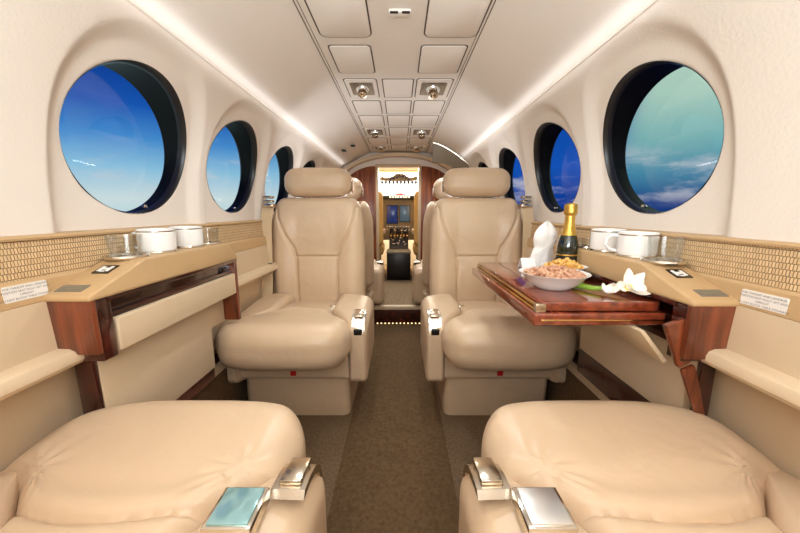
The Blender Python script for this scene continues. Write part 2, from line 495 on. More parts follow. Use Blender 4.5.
PX = {-1: (-.262, -.096), 1: (.066, .252)}
rows = [(.63, .86), (.88, 1.135), (1.18, 1.41), (1.74, 1.965), (2.015, 2.25)]
for y0, y1 in ((.3, .86), (.90, 1.14)):
    ceil_panel(-.254, -.088, y0, y1, ceiling, r=.03); ceil_panel(.074, .245, y0, y1, ceiling, r=.03)
for y0, y1 in ((1.185, 1.41), (1.735, 1.955), (1.99, 2.22)):
    ceil_panel(-.246, -.098, y0, y1, ceiling); ceil_panel(.07, .232, y0, y1, ceiling)
for y0, y1 in ((1.465, 1.69), (1.735, 1.955), (1.99, 2.22), (2.26, 2.52), (2.57, 2.80), (2.84, 3.04)):
    ceil_panel(-.078, .06, y0, y1, ceiling, r=.008, drop=.0018)
for y0, y1 in ((2.57, 2.80),):
    ceil_panel(-.25, -.098, y0, y1, ceiling); ceil_panel(.07, .235, y0, y1, ceiling)

def overhead_vent(x0, x1, y0, y1, label, lit=False):
    cx, cy = (x0+x1)/2, (y0+y1)/2; w, h = x1-x0, y1-y0
    t = empty('ceiling_air_vent', (cx, cy, ZC), label, 'air vent', 'overhead air and light units')
    A = rrect(w, h, .014); B = rrect(w-.012, h-.012, .012); n = len(A)
    link('shadow_gap', [(cx+a, cy+b, ZC-.001) for a, b in A]+[(cx+a, cy+b, ZC-.001) for a, b in B], [(k, (k+1) % n, n+(k+1) % n, n+k) for k in range(n)], M['groove'], t, smooth=False)
    # plate with a square dish
    P = []; F = []
    rings = [(1.0, 1.0, .001, .014), (1.0, 1.0, -.0025, .014), (.985, .985, -.004, .013), (.78, .74, -.0045, .012), (.75, .71, -.003, .01), (.36, .36, .045, .02)]
    n = None
    for fx, fy, dz, r in rings:
        o = rrect((w-.009)*fx, (h-.009)*fy, r); n = len(o)
        P += [(cx+a, cy+b, ZC+dz) for a, b in o]
    D = []
    for j in range(len(rings)-1):
        for k in range(n): (D if j >= 4 else F).append((j*n+k, j*n+(k+1) % n, (j+1)*n+(k+1) % n, (j+1)*n+k))
    D.append(tuple((len(rings)-1)*n+k for k in range(n)))
    link('vent_plate', P[:5*n], F, M['ceil'], t, sharp=25)
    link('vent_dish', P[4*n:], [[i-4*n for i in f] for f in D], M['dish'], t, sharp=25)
    ball = MB(); rb = min(w, h)*.22
    ball.lathe([(rb*math.sin(a), -rb*math.cos(a)) for a in np.linspace(0.35, PI/2, 9)], (cx, cy, ZC+.006), 28)
    ball.build('eyeball', M['silver_ball'], t)
    rot = Matrix.Rotation(math.radians(-18), 4, 'X')
    nz = MB(); nz.lathe([(rb*.62, -rb*.6), (rb*.66, -rb*1.25), (rb*.60, -rb*1.32), (rb*.42, -rb*1.3), (rb*.40, -rb*1.0), (0, -rb*.98)], (cx, cy, ZC+.006), 28, mat=rot)
    nz.build('nozzle', M['satin'], t)
    return t

overhead_vent(-.243, -.098, 1.462, 1.69, 'chrome eyeball air vent in a square dish, left of the aisle, nearest pair')
overhead_vent(.07, .230, 1.462, 1.69, 'chrome eyeball air vent in a square dish, right of the aisle, nearest pair')
overhead_vent(-.25, -.10, 2.27, 2.51, 'small ceiling air vent on the left, second pair from the front of the photo')
overhead_vent(.07, .235, 2.27, 2.51, 'small ceiling air vent on the right, second pair from the front of the photo')
overhead_vent(-.24, -.10, 2.86, 3.04, 'left ceiling air vent in the farthest pair, near the cockpit doorway')
overhead_vent(.07, .225, 2.86, 3.04, 'right ceiling air vent in the farthest pair, near the cockpit doorway')

t = empty('ceiling_sign', (0, 1.0, ZC-.002), 'small white passenger sign with dark symbols on the ceiling near the top edge', 'sign')
mb = MB(); mb.prism(rrect(.064, .026, .006), lambda p, q: (p[0], 1.004+p[1], ZC-.008+q*.009), bev=.002); mb.build('sign_plate', M['white_plate'], t)
mb = MB()
for k, x in enumerate((-.022, -.011, .011, .022)):
    mb.box((x-.0055, .989, ZC-.0088), (x+.0055, .998, ZC-.007), 0)
mb.build('sign_symbols', M['black'], t)

# floor, runner, spar step
fl = MB(); fl.box((-.72, YB-.02, -.05), (.72, 3.26, 0), 0); tag(fl.build('floor', M['carpet'], smooth=False), kind='structure')
t = MB(); t.box((-.20, YB+.03, -.002), (.168, 2.30, .006), .002)
tag(t.build('carpet_runner', M['runner']), 'dark brown carpet runner down the aisle between the seats', 'carpet')
wb = MB(); wb.box((-.75, YB-.05, -.05), (.75, YB, 1.45), 0); tag(wb.build('wall_back', M['leather_panel'], smooth=False), kind='structure')

t = empty('aisle_step', (-.02, 2.75, 0), 'carpeted raised step across the aisle before the cockpit', 'step')
mb = MB(); mb.box((-.198, 2.30, .0), (.166, 3.19, .136), .01, 3); mb.build('step_tread', M['carpet_step'], t)
mb = MB(); mb.box((-.198, 2.292, .114), (.166, 2.33, .144), .006, 3); mb.build('step_nosing', M['ledge'], t)
mb = MB(); mb.box((-.199, 2.285, .0), (.167, 2.299, .116), .001); mb.build('step_riser', M['wood_dark'], t)
for k in range(12):
    mb = MB(); mb.box((-.172+k*.0285, 2.281, .010), (-.172+k*.0285+.008, 2.286, .017), .001)
    mb.build('step_lamp', M['step_lamp'], t)

# bulkhead with doorway
def bulkhead():
    V = []; F = []
    hole = [(-.215, .0), (-.215, 1.225)] + [(-.215+.04-.04*math.cos(a), 1.225+.05*math.sin(a)) for a in np.linspace(0, PI/2, 6)[1:]] + \
           [(.215-.04+.04*math.sin(a), 1.225+.05*math.cos(a)) for a in np.linspace(0, PI/2, 6)] + [(.215, .0)]
    outer = [(-.75, .0), (-.75, 1.1), (-.60, 1.45)] + [(-.3, 1.45)] + [(0, 1.45), (.3, 1.45), (.60, 1.45), (.75, 1.1), (.75, .0)]
    bm = bmesh.new()
    ov = [bm.verts.new((CX+x, YF, z)) for x, z in outer]; hv = [bm.verts.new((CX+x, YF, z)) for x, z in hole]
    poly = ov + hv[::-1]
    f = bm.faces.new(poly)
    ex = bmesh.ops.extrude_face_region(bm, geom=[f])
    for e in ex['geom']:
        if isinstance(e, bmesh.types.BMVert): e.co.y += .04
    mb = MB(); mb.bm(bm)
    o = mb.build('wall_front', M['ceil'], smooth=False); tag(o, kind='structure')
    # polished wood facing panels with curved tops
    for sg in (-1, 1):
        pts = [(.222, .14), (.56, .14), (.56, .98)] + [(.222+.338*math.cos(a), .98+.285*math.sin(a)) for a in np.linspace(.15, PI/2, 12)]
        q = MB(); q.prism(pts, lambda p, t_: (CX+sg*p[0], YF-.012+t_*.013, p[1]), bev=.002)
        w = q.build('wood_facing', M['wood_bulk'], o)
    # light door frame
    q = MB()
    for sg in (-1, 1):
        q.box((CX+sg*.196, YF-.012, .13), (CX+sg*.222, YF+.05, 1.26), .004)
    q.box((CX-.222, YF-.012, 1.255), (CX+.222, YF+.05, 1.285), .004)
    q.build('door_frame', M['ledge'], o)
    q = MB(); q.box((.385, YF-.02, 1.108), (.425, YF-.011, 1.122), .003); q.build('latch', M['chrome'], o)
bulkhead()
# cream arch just before the doorway, and grey arch segment on the right
q = MB()
N = 40; V = []; F = []
for k in range(N+1):
    a = PI*k/N
    for rx, rz, y in ((.60, .375, 3.10), (.575, .345, 3.10), (.575, .345, 3.19), (.60, .375, 3.19)):
        V.append((CX+rx*math.cos(a), y, 1.0+rz*math.sin(a)**.8))
for k in range(N):
    for j in range(4): F.append((k*4+j, k*4+(j+1) % 4, (k+1)*4+(j+1) % 4, (k+1)*4+j))
trim_no[0] += 1
tag(link('trim_%d' % trim_no[0], V, F, M['ledge'], sharp=40), kind='structure')

def grey_arch():
    V = []; F = []; N = 20
    for k in range(N+1):
        u = k/N
        x = .262+.30*u; z = 1.372-.155*u**1.5-.02*u
        w = .145*(1-.55*u)
        for dz, y in ((0, 2.66), (-w, 2.70), (-w, 2.715), (0, 2.675)): V.append((x, y, z+dz))
    for k in range(N):
        for j in range(4): F.append((k*4+j, k*4+(j+1) % 4, (k+1)*4+(j+1) % 4, (k+1)*4+j))
    t = empty('arch_panel', (.4, 2.68, 1.25), 'curved satin grey panel under the ceiling above the right headrest', 'panel')
    link('panel', V, F, M['grey_arch'], t, sharp=40)
    mb = MB(); mb.tube([V[4*k] for k in range(N+1)], .006, 8); mb.build('edge_strip', M['chrome'], t)
grey_arch()
t = empty('ceiling_lamp', (-.40, 2.6, 1.31), 'small dark lamp row on the sloped ceiling above the left headrest', 'lamp')
for k in range(2):
    mb = MB(); x = -.36-.07*k; z = 1.345-.036*k
    mb.box((x-.02, 2.58-.0, z-.014), (x+.012, 2.62, z-.003), .003); mb.build('lamp_head', M['black'], t)

# ------------------------------------------------------------------ cockpit
for sg, nm in ((-1, 'wall_cockpit_left'), (1, 'wall_cockpit_right')):
    q = MB(); q.box((CX+sg*.64, 3.24, .1), (CX+sg*.70, 4.35, 1.4), 0); tag(q.build(nm, M['cockpit'], smooth=False), kind='structure')
q = MB(); q.box((-.72, 3.24, .06), (.72, 4.35, .125), 0); tag(q.build('floor_cockpit', M['carpet'], smooth=False), kind='structure')
q = MB(); q.box((-.72, 3.24, 1.36), (.72, 4.35, 1.41), 0); tag(q.build('ceiling_cockpit', M['cockpit'], smooth=False), kind='structure')
q = MB(); q.box((-.70, 4.28, .1), (.70, 4.34, 1.0), 0); q.box((-.70, 4.28, 1.33), (.70, 4.34, 1.41), 0)
tag(q.build('wall_nose', M['cockpit'], smooth=False), kind='structure')
root = empty('window_9', (CX, 4.3, 1.17)); tag(root, kind='structure')
q = MB(); q.box((-.64, 4.30, .99), (.61, 4.306, 1.34), 0); q.build('windshield_pane', M['pane'], root, smooth=False)
q = MB()
for x in (-.34, .31): q.box((x-.02, 4.285, .99), (x+.02, 4.315, 1.34), .003)
q.build('window_post', M['cockpit'], root)

t = empty('instrument_panel', (CX, 3.85, .55), 'cockpit instrument panel with lit displays beyond the doorway', 'instrument panel')
mb = MB(); mb.box((-.60, 3.80, .50), (.57, 3.95, .975), .01); mb.build('panel_board', M['panel_grey'], t)
for (x0, x1, z0, z1, mm) in ((-.150, -.030, .70, .90, 'screen'), (.0, .112, .72, .90, 'screen2'), (-.42, -.22, .68, .90, 'screen'), (.2, .40, .68, .90, 'screen')):
    mb = MB(); mb.box((x0-.008, 3.788, z0-.008), (x1+.008, 3.802, z1+.008), .003); bz = mb.build('display', M['black'], t)
    mb = MB(); mb.box((x0, 3.785, z0), (x1, 3.79, z1), .001); mb.build('screen', M[mm], bz)
mb = MB(); mb.box((-.60, 3.66, .975), (.57, 3.96, 1.012), .012); mb.build('glareshield', M['panel_dark'], t)
for k in range(8):
    mb = MB(); mb.box((-.118+k*.030, 3.654, .985), (-.118+k*.030+.018, 3.662, 1.002), .002); mb.build('glareshield_button', M['lit'], t)
for k in range(9):
    for r in range(2):
        mb = MB(); mb.lathe([(0, -.012), (.007, -.012), (.008, 0)], (-.15+k*.032, 3.80, .66-.04*r), 10, mat=Matrix.Rotation(PI/2, 4, 'X').inverted())
        mb.build('knob', M['satin'], t)
mb = MB(); mb.lathe([(.075*math.cos(a), .05*math.sin(a)) for a in np.linspace(0, PI/2, 9)], (0, 3.80, 1.012), 28)
tag(mb.build('red_cover', M['red_cap']), 'rounded red cover sitting on top of the cockpit glareshield', 'cover')

t = empty('throttle_pedestal', (CX, 3.5, .125), 'black centre pedestal with levers between the pilot seats', 'pedestal')
mb = MB(); mb.box((-.137, 3.27, .126), (.110, 3.56, .415), .008); mb.build('pedestal_box', M['black'], t)
mb = MB(); mb.box((-.139, 3.262, .405), (.112, 3.50, .43), .006); mb.build('pedestal_lid', M['panel_grey'], t)
mb = MB(); mb.prism([(3.50, .30), (3.50, .44), (3.66, .60), (3.76, .64), (3.76, .30)], lambda p, q: (-.120+q*.213, p[0], p[1]), bev=.004); mb.build('quadrant', M['panel_dark'], t)
for k, x in enumerate((-.09, -.055, -.015, .02, .06)):
    z = .60+.02*(k % 2)
    mb = MB(); mb.tube([(x, 3.60, .52), (x, 3.575, z)], .006); mb.lathe([(0, -.016), (.014, -.01), (.016, 0), (.012, .012), (0, .016)], (x, 3.572, z+.008), 12)
    mb.build('lever', M['satin' if k % 2 else 'black_gloss'], t)
for k in range(26):
    mb = MB()
    x = random.uniform(-.11, .085); yy = random.uniform(3.51, 3.74); z = .45+(yy-3.5)*.8
    mb.box((x-.007, yy-.01, z), (x+.007, yy+.004, z+.012), .002)
    mb.build('switch', M['satin'], t)
for k in range(6):
    mb = MB(); x = -.10+.036*k; mb.box((x-.006, 3.60, .56), (x+.006, 3.612, .575), .002)
    mb.build('amber_switch', M['amber'], t)

t = empty('overhead_instruments', (CX, 3.7, 1.2), 'dark humped instrument cluster hanging before the bright cockpit windshield', 'instruments')
hump = [(-.235, 1.195), (-.225, 1.178), (-.12, 1.172), (.12, 1.172), (.205, 1.178), (.215, 1.21), (.19, 1.222), (.16, 1.21), (.12, 1.205), (.085, 1.225), (.045, 1.25), (-.035, 1.25), (-.075, 1.228), (-.12, 1.205), (-.18, 1.208), (-.205, 1.222)]
mb = MB(); mb.prism(hump, lambda p, q: (CX+p[0]*.95+.01, 3.68+q*.05, p[1]), bev=.003); mb.build('cluster_housing', M['panel_grey'], t)
for k in range(10):
    mb = MB(); mb.lathe([(0, -.02), (.011, -.018), (.013, -.004), (.011, .012)], (-.20+k*.042, 3.69, 1.158), 12)
    mb.build('cluster_knob', M['panel_dark'], t)
for k in range(7):
    mb = MB(); mb.lathe([(0, -.006), (.014, -.006), (.016, 0)], (-.105+k*.034, 3.68, 1.20+.022*math.cos((k-3)*.7)), 12, mat=Matrix.Rotation(PI/2, 4, 'X').inverted())
    mb.build('cluster_dial', M['black_gloss'], t)

# ------------------------------------------------------------------ passenger seats
def make_seat(sg, recline, loc, rz, label, group, belts=True):
    """seat faces local +y; the aisle armrest is on local x = +sg side"""
    root = empty('cabin_seat', (0, 0, 0), label, 'seat', group)
    L = M['leather']
    def P(name, VF, mat, par=None):
        V, F = VF; V = np.array(V, float); V[:, 0] *= sg
        o = link(name, V, F, mat, par or root, world=False, sharp=60); return o
    def PB(name, mb, mat, par=None, sharp=40):
        V = np.array(mb.v, float); V[:, 0] *= sg
        return link(name, V, mb.f, mat, par or root, world=False, sharp=sharp)
    # pedestal and apron
    mb = MB(); mb.prism(rrect(.43, .44, .03), lambda p, q: (p[0]-.012, p[1]-.06, q*.17), bev=0); PB('pedestal', mb, L)
    def apron(p):
        p = p.copy(); p[:, 0] += -.005; p[:, 1] += -.045; p[:, 2] += .228; return p
    P('apron', soft((.455, .47, .105), .018, (10, 10, 4), apron), L)
    # cushion : T-shaped, wide in front of the armrests
    def cush(p):
        p = p.copy(); x, y, z = p[:, 0], p[:, 1], p[:, 2]
        top = sstep(-.02, .06, z)
        yy = y+.0675
        w = np.where(x > 0, .62+.38*sstep(.06, .22, yy), .48+.52*sstep(.07, .25, yy))
        crown = (1-(np.abs(x)/.24)**2.5)*(1-np.clip((yy-.07)/.31, -1, 1)**4)
        zz = z+.335+.11*(yy-.06)+.013*crown*top
        d = np.abs(yy-(.078+.02*(x/.2)**2))
        zz = zz-.009*np.exp(-(d/.0055)**2)*top + .006*np.exp(-((d-.022)/.02)**2)*top
        # leather gathers where the cushion squeezes past the armrests
        ang = np.arctan2(np.abs(x)-.19, yy-.17+1e-6)
        rr = np.hypot(np.abs(x)-.19, yy-.17)
        zz = zz+.0032*np.sin(ang*11+1.0)*np.exp(-(rr/.05)**2)*top
        front = sstep(.10, .30, yy)
        zz = zz-.0*front
        p[:, 0] = x*w-.020; p[:, 1] = yy-.060*(np.abs(x)/.245)**4*sstep(.08, .30, yy); p[:, 2] = zz
        return p
    P('cushion', soft((.495, .605, .165), .07, (56, 96, 6), cush, 9), L)
    # armrest boxes
    def arm(xo, xi0, xi1, sgn):
        def f(p):
            p = p.copy(); x, y, z = p[:, 0], p[:, 1], p[:, 2]
            t_ = (x+.085)/.17; yy = y+.018
            xi = xi0+(xi1-xi0)*sstep(.03, .21, yy)**(1 if sgn > 0 else 1.3)
            p[:, 0] = sgn*(xi+(xo-xi)*t_); p[:, 1] = yy
            top = np.clip((z+.135)/.27, 0, 1)
            p[:, 2] = .168+.262*top+.012*top*(1-sstep(-.05, .13, yy))-.018*top*sstep(.10, .21, yy) - .025*top*t_**3*(1 if sgn > 0 else .2)
            return p
        return f
    a = P('armrest', soft((.17, .39, .27), .035, (16, 26, 10), arm(.284, .118, .210, 1), 6), L)
    P('outboard_armrest', soft((.17, .41, .27), .035, (16, 26, 8), arm(.262, .112, .222, -1), 6), L)
    # chrome recline lever on the front of the armrest
    mb = MB()
    path = [(.110, .440), (.140, .437), (.170, .428), (.192, .410), (.204, .385), (.208, .362)]
    Vp = []; Fp = []
    for (y, z) in path:
        for x, dz, dy in ((.226, -.004, -.003), (.226, .006, .004), (.275, .004, .004), (.275, -.006, -.003)):
            Vp.append((x, y+dy, z+dz))
    for i in range(len(path)-1):
        for k in range(4): Fp.append((i*4+k, i*4+(k+1) % 4, (i+1)*4+(k+1) % 4, (i+1)*4+k))
    Fp += [(0, 1, 2, 3), tuple((len(path)-1)*4+k for k in range(4))]
    mb.add(Vp, Fp); tag(PB('lever_plate', mb, M['cap'], a, 25), 'chrome plate wrapped over the armrest front')
    mb = MB(); mb.box((.234, .122, .441), (.267, .182, .451), .004)
    mb.fn(lambda v: Vector((v.x, v.y, v.z-3.2*max(0, v.y-.125)**2)))
    tag(PB('recline_lever', mb, M['satin'], a), 'satin metal lever')
    mb = MB(); mb.box((.235, .190, .372), (.267, .214, .396), .003); PB('lever_recess', mb, M['black'], a)
    # ashtray lid beside it
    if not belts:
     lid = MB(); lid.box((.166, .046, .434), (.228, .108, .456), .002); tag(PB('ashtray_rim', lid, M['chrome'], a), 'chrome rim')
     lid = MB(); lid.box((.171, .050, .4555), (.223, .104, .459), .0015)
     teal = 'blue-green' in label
     tag(PB('ashtray_lid', lid, M['teal_reflection'] if teal else M['lid'], a), 'lid with pale blue-green sky reflection painted on' if teal else 'chrome lid')
    # backrest (built upright, then tilted about its foot)
    tilt = Matrix.Translation((0, -.19, .36)) @ Matrix.Rotation(recline, 4, 'X') @ Matrix.Translation((0, .19, -.36))
    T = np.array(tilt)
    def apply(p): return p @ T[:3, :3].T + T[:3, 3]
    side_seam = [(.196, .86), (.185, .80), (.15, .72), (.112, .655), (.100, .60), (.098, .33)]
    def back(p):
        p = p.copy(); x, y, z = p[:, 0], p[:, 1], p[:, 2]
        zz = z+.617; fr = sstep(.0, .04, y)
        wf = 1+.02*np.exp(-((zz-.62)/.16)**2)-.10*sstep(.72, .90, zz)**2
        xx = x*wf
        bol = sstep(.085, .17, np.abs(xx))*(1-sstep(.18, .235, np.abs(xx))*.4)
        yy = y-.255+fr*(.018*bol*(1-sstep(.74, .88, zz)) + .012*np.exp(-((zz-.50)/.10)**2)*(1-(xx/.24)**2) + .010*np.exp(-((zz-.76)/.10)**2)*(1-(xx/.24)**2))
        d = np.minimum(seg_dist(xx, zz, side_seam), seg_dist(-xx, zz, side_seam))
        d2 = seg_dist(xx, zz, [(-.105, .618), (.105, .618)])
        yy = yy-fr*(.011*np.exp(-(d/.006)**2)+.009*np.exp(-(d2/.005)**2))
        p[:, 0] = xx; p[:, 1] = yy; p[:, 2] = zz
        return apply(p)
    b = P('backrest', soft((.46, .125, .585), .05, (70, 4, 86), back, 7), L)
    def head(p):
        p = p.copy(); x, y, z = p[:, 0], p[:, 1], p[:, 2]
        p[:, 2] = z*(1-.10*(np.abs(x)/.165)**3)+.986; p[:, 1] = y-.258+.008*(1-(x/.17)**2)
        return apply(p)
    P('headrest', soft((.338, .125, .146), .058, (30, 4, 8), head, 8), L)
    for s_ in (-1, 1):
        mb = MB(); mb.tube([(s_*.06, -.262, .86), (s_*.06, -.262, .94)], .008); mb.xf(tilt); PB('headrest_post', mb, M['chrome'])
    # chrome side trims of headrest and back
    mb = MB(); mb.lathe([(0, 0), (.028, 0), (.032, .004), (.028, .010), (0, .012)], (.163, -.26, .968), 20, mat=Matrix.Rotation(PI/2, 4, 'Y'), sy=.8)
    mb.xf(tilt); PB('headrest_button', mb, M['satin'])
    mb = MB(); mb.tube([(.226, -.262, .40), (.232, -.262, .62), (.222, -.262, .78), (.205, -.262, .868)], .006, 8); mb.xf(tilt); PB('side_trim', mb, M['satin'])
    # red pull tab
    mb = MB(); mb.box((-.022, .188, .196), (.000, .196, .268), .002); tag(PB('pull_tab', mb, M['red']), 'red webbing tab')
    if belts:
        # shoulder strap down the outboard edge of the backrest
        pts = [(-.222, -.20, .865), (-.232, -.178, .78), (-.236, -.172, .62), (-.240, -.165, .50), (-.244, -.15, .38)]
        mb = MB(); mb.ribbon(pts, [(.026, -.004, 0)]*5, .004, (0, 1, 0)); st = PB('shoulder_strap', mb, M['belt'])
        mb = MB(); mb.box((-.268, -.168, .575), (-.21, -.158, .590), .002); PB('strap_keeper', mb, M['black'], st)
        mb = MB(); mb.box((-.250, -.235, .855), (-.196, -.185, .875), .005); mb.box((-.246, -.225, .880), (-.200, -.19, .892), .005); mb.box((-.25, -.24, .9), (-.205, -.2, .912), .005)
        PB('belt_guide', mb, M['satin'], st)
        # lap belt and buckle
        mb = MB(); mb.ribbon([(.20, -.16, .42), (.17, -.10, .412), (.13, -.045, .404)], [(.008, .018, 0)]*3, .004, (0, 0, 1)); lb = PB('lap_belt', mb, M['belt'])
        mb = MB(); mb.box((.075, -.058, .398), (.135, -.018, .412), .005); mb.box((.09, -.05, .41), (.122, -.03, .416), .003); PB('buckle', mb, M['chrome'], lb)
    root.location = loc; root.rotation_euler = (0, 0, rz)
    return root

XL, XR = -.412, .386
R_UP = math.radians(4)
G = 'beige leather cabin seats'
farR = make_seat(1, R_UP, (XR, 1.37, 0), PI, 'right beige leather seat facing the camera, partly behind the open table', G)
farL = make_seat(-1, R_UP, (XL, 1.37, 0), PI, 'left beige leather seat facing the camera, full backrest and cushion in view', G)
dup(farR, (XL, 2.42, 0), 0, 'left beige seat seen from behind, back to back with the left facing seat', G)
dup(farL, (XR, 2.42, 0), 0, 'right beige seat seen from behind, back to back with the right facing seat', G)
make_seat(1, math.radians(36), (XL, .285, 0), 0, 'left foreground beige leather seat cushion with blue-green reflection painted on its armrest lid', G, belts=False)
make_seat(-1, math.radians(36), (XR, .285, 0), 0, 'right foreground beige leather seat cushion with plain chrome lid on its armrest', G, belts=False)

def pilot_seat(x, label):
    t = empty('pilot_seat', (x, 3.50, .125), label, 'seat', 'pilot seats in the cockpit')
    def sb(name, size, r, c, mat):
        V, F = soft(size, r, (8, 8, 8)); link(name, V+np.array(c), F, mat, t, sharp=60)
    sb('cushion', (.40, .36, .12), .04, (x, 3.55, .43), M['gold_leather'])
    sb('backrest', (.40, .10, .56), .045, (x, 3.36, .76), M['gold_leather'])
    sb('headrest', (.24, .08, .13), .035, (x, 3.35, 1.10), M['leather'])
    mb = MB(); mb.box((x-.16, 3.40, .126), (x+.16, 3.68, .38), .01); mb.build('base', M['panel_grey'], t)
    s_ = 1 if x < 0 else -1
    mb = MB(); mb.box((x+s_*.16, 3.36, .60), (x+s_*.22, 3.62, .65), .012); mb.build('armrest', M['leather'], t)
pilot_seat(-.375, 'golden tan pilot seat on the left of the cockpit pedestal')
pilot_seat(.345, 'golden tan pilot seat on the right of the cockpit pedestal')

# ------------------------------------------------------------------ side consoles
def console(side):
    dz = .003 if side < 0 else -.006
    X = lambda a: CX+side*a
    lab = 'left side console with mahogany end, beige flap closed and cups on top' if side < 0 else 'right side console with mahogany end, opened for the folding table'
    t = empty('side_console', (X(.60), .82, .33), lab, 'console', 'side wall consoles')
    xi = .548
    mb = MB(); mb.prism([(.558, .674), (.560, .686), (.695, .734), (1.042, .734), (1.092, .686), (1.094, .674)], lambda p, q: (X(xi-.003+q*.090), p[0], p[1]+dz), bev=.005, seg=3)
    mb.build('console_top', M['tan'], t, sharp=35)
    mb = MB(); mb.box((X(xi), .562, .570+dz), (X(.632), .573, .676+dz), .003, 2); mb.build('end_block', M['wood'], t)
    ca, cb = (.602, .640) if side < 0 else (.622, .652)
    mb = MB(); mb.box((X(ca), .598, .30), (X(cb), .612, .575), .004); mb.build('column', M['wood_dark'], t)
    mb = MB(); mb.box((X(xi+.001), .598, .664+dz), (X(.63), 1.094, .676+dz), .002); mb.build('top_rail', M['wood_dark'], t)
    mb = MB(); mb.box((X(xi+.002), 1.078, .462), (X(.63), 1.094, .672+dz), .003); mb.build('far_stile', M['wood'], t)
    mb = MB(); mb.box((X(xi+.003), .573, .555), (X(.60), .606, .672+dz), .003); mb.build('near_stile', M['wood_dark'], t)
    if side < 0:
        mb = MB(); mb.box((X(xi+.022), .61, .615), (X(.625), 1.08, .668+dz), .002); mb.box((X(xi+.012), .61, .632), (X(xi+.03), 1.08, .642), .002); mb.build('slot', M['wood_dark'], t)
        mb = MB(); mb.box((X(xi+.002), .612, .560), (X(xi+.018), 1.077, .630), .004, 3); tag(mb.build('flap', M['leather_panel'], t), 'cream leather flap')
        mb = MB(); mb.box((X(xi+.030), 1.02, .640), (X(xi+.018), 1.06, .655), .003); mb.build('latch', M['black_gloss'], t)
        NP = [(.610, .572), (1.077, .572), (1.077, .462), (.995, .462), (.995, .328), (.610, .328)]
        mb = MB(); mb.prism(NP, lambda p, q: (X(.600+q*.05), p[0], p[1]), bev=.002); mb.build('lower_panel', M['leather_panel'], t)
        mb = MB(); mb.box((X(.604), .665, .288), (X(.65), .995, .327), .003); mb.build('kick_strip', M['wood_dark'], t)
    else:
        mb = MB(); mb.box((X(.60), .612, .56), (X(.625), 1.08, .666+dz), .002); mb.build('slot', M['wood_dark'], t)
        # flap swung inwards under the table
        mb = MB(); mb.prism([(.478, .603), (.486, .607), (.541, .541), (.533, .535)], lambda p, q: (p[0], .604+q*.46, p[1]), bev=.003); tag(mb.build('flap', M['leather_panel'], t), 'cream leather flap swung open')
        NP = [(.610, .572), (1.077, .572), (1.077, .462), (.995, .462), (.995, .395), (.610, .395)]
        mb = MB(); mb.prism(NP, lambda p, q: (X(.606+q*.05), p[0], p[1]), bev=.002); mb.build('lower_panel', M['leather_panel'], t)
        mb = MB(); mb.box((X(.606), .665, .315), (X(.65), .995, .395), .003); mb.build('kick_strip', M['wood_dark'], t)
        # hinged wooden bracket plate and leg seen end-on
        mb = MB(); mb.prism([(.502, .626), (.562, .650), (.566, .566), (.560, .552), (.540, .540)], lambda p, q: (p[0], .574+q*.014, p[1]), bev=.003); mb.build('bracket', M['wood'], t)
        mb = MB(); mb.prism([(.543, .537), (.566, .549), (.584, .500), (.606, .43), (.590, .43)], lambda p, q: (p[0], .571+q*.010, p[1]), bev=.003); mb.build('bracket_leg', M['wood'], t)
    # switch plate and vent on the sloped end
    sl = (.734-.686)/(.695-.560)
    def on_slope(x0, x1, y0, y1, th):
        f = lambda p, q: (X(p[0]), p[1], .686+(p[1]-.560)*sl+dz+(-.001+q*th))
        return [(x0, y0), (x1, y0), (x1, y1), (x0, y1)], f
    p, f = on_slope(.575, .608, .634, .664, .003); mb = MB(); mb.prism(p, f); sp = mb.build('switch_plate', M['black_gloss'], t)
    mb = MB()
    for a0, a1, b0, b1 in ((.580, .586, .640, .658), (.597, .603, .640, .658), (.587, .596, .646, .652), (.587, .596, .638, .641)):
        p, f = on_slope(a0, a1, b0, b1, .004); mb.prism(p, f)
    mb.build('switch_symbol', M['white_plate'], sp)
    p, f = on_slope(.572, .622, .572, .592, .0028); mb = MB(); mb.prism(p, f); gp = mb.build('vent_grille', M['grille'], t)
    mb = MB()
    for k in range(8):
        p, f = on_slope(.575+k*.0058, .578+k*.0058, .575, .589, .0038); mb.prism(p, f)
    mb.build('grille_slot', M['panel_grey'], gp)
    # chrome cup-holder rings
    ctop = .734+dz
    for y in ((.716, .807, .928, 1.02) if side < 0 else (.705, .79, .905, .995)):
        mb = MB(); mb.lathe([(.034, 0), (.041, 0), (.043, .003), (.041, .007), (.036, .007), (.034, .004)], (X(.602), y, ctop-.001), 36)
        mb.build('cup_holder_ring', M['chrome'], t)
    return ctop
CTL = console(-1); CTR = console(1)

# cups and glasses
def cup(loc, rz, label, sc=1.0):
    t = empty('coffee_cup', loc, label, 'cup', 'white china cups on the side consoles', rz)
    def B(name, mb, mat, par=None): return link(name, mb.v, mb.f, mat, par or t, world=False, sharp=50)
    r = .043*sc; h = .062*sc
    mb = MB(); mb.lathe([(0, .001), (r*.80, .0), (r*.88, .002), (r*.96, .007), (r*.985, .014), (r*.99, h*.6), (r*1.0, h), (r*.96, h), (r*.94, h*.6), (r*.92, .018), (r*.6, .010), (0, .008)], n=48)
    b = B('bowl', mb, M['china'])
    mb = MB(); mb.lathe([(r*1.004, h*.88), (r*1.006, h*.90), (r*1.004, h*.93)], n=48); V = mb.v; mb.f = mb.f[:-2]; B('rim_band', mb, M['silver'], b)
    mb = MB(); mb.tube([(r*.96, 0, h*.82), (r*1.22, 0, h*.86), (r*1.52, 0, h*.70), (r*1.56, 0, h*.48), (r*1.36, 0, h*.26), (r*.96, 0, h*.20)], .0042*sc, 10); B('handle', mb, M['china'])
    return t
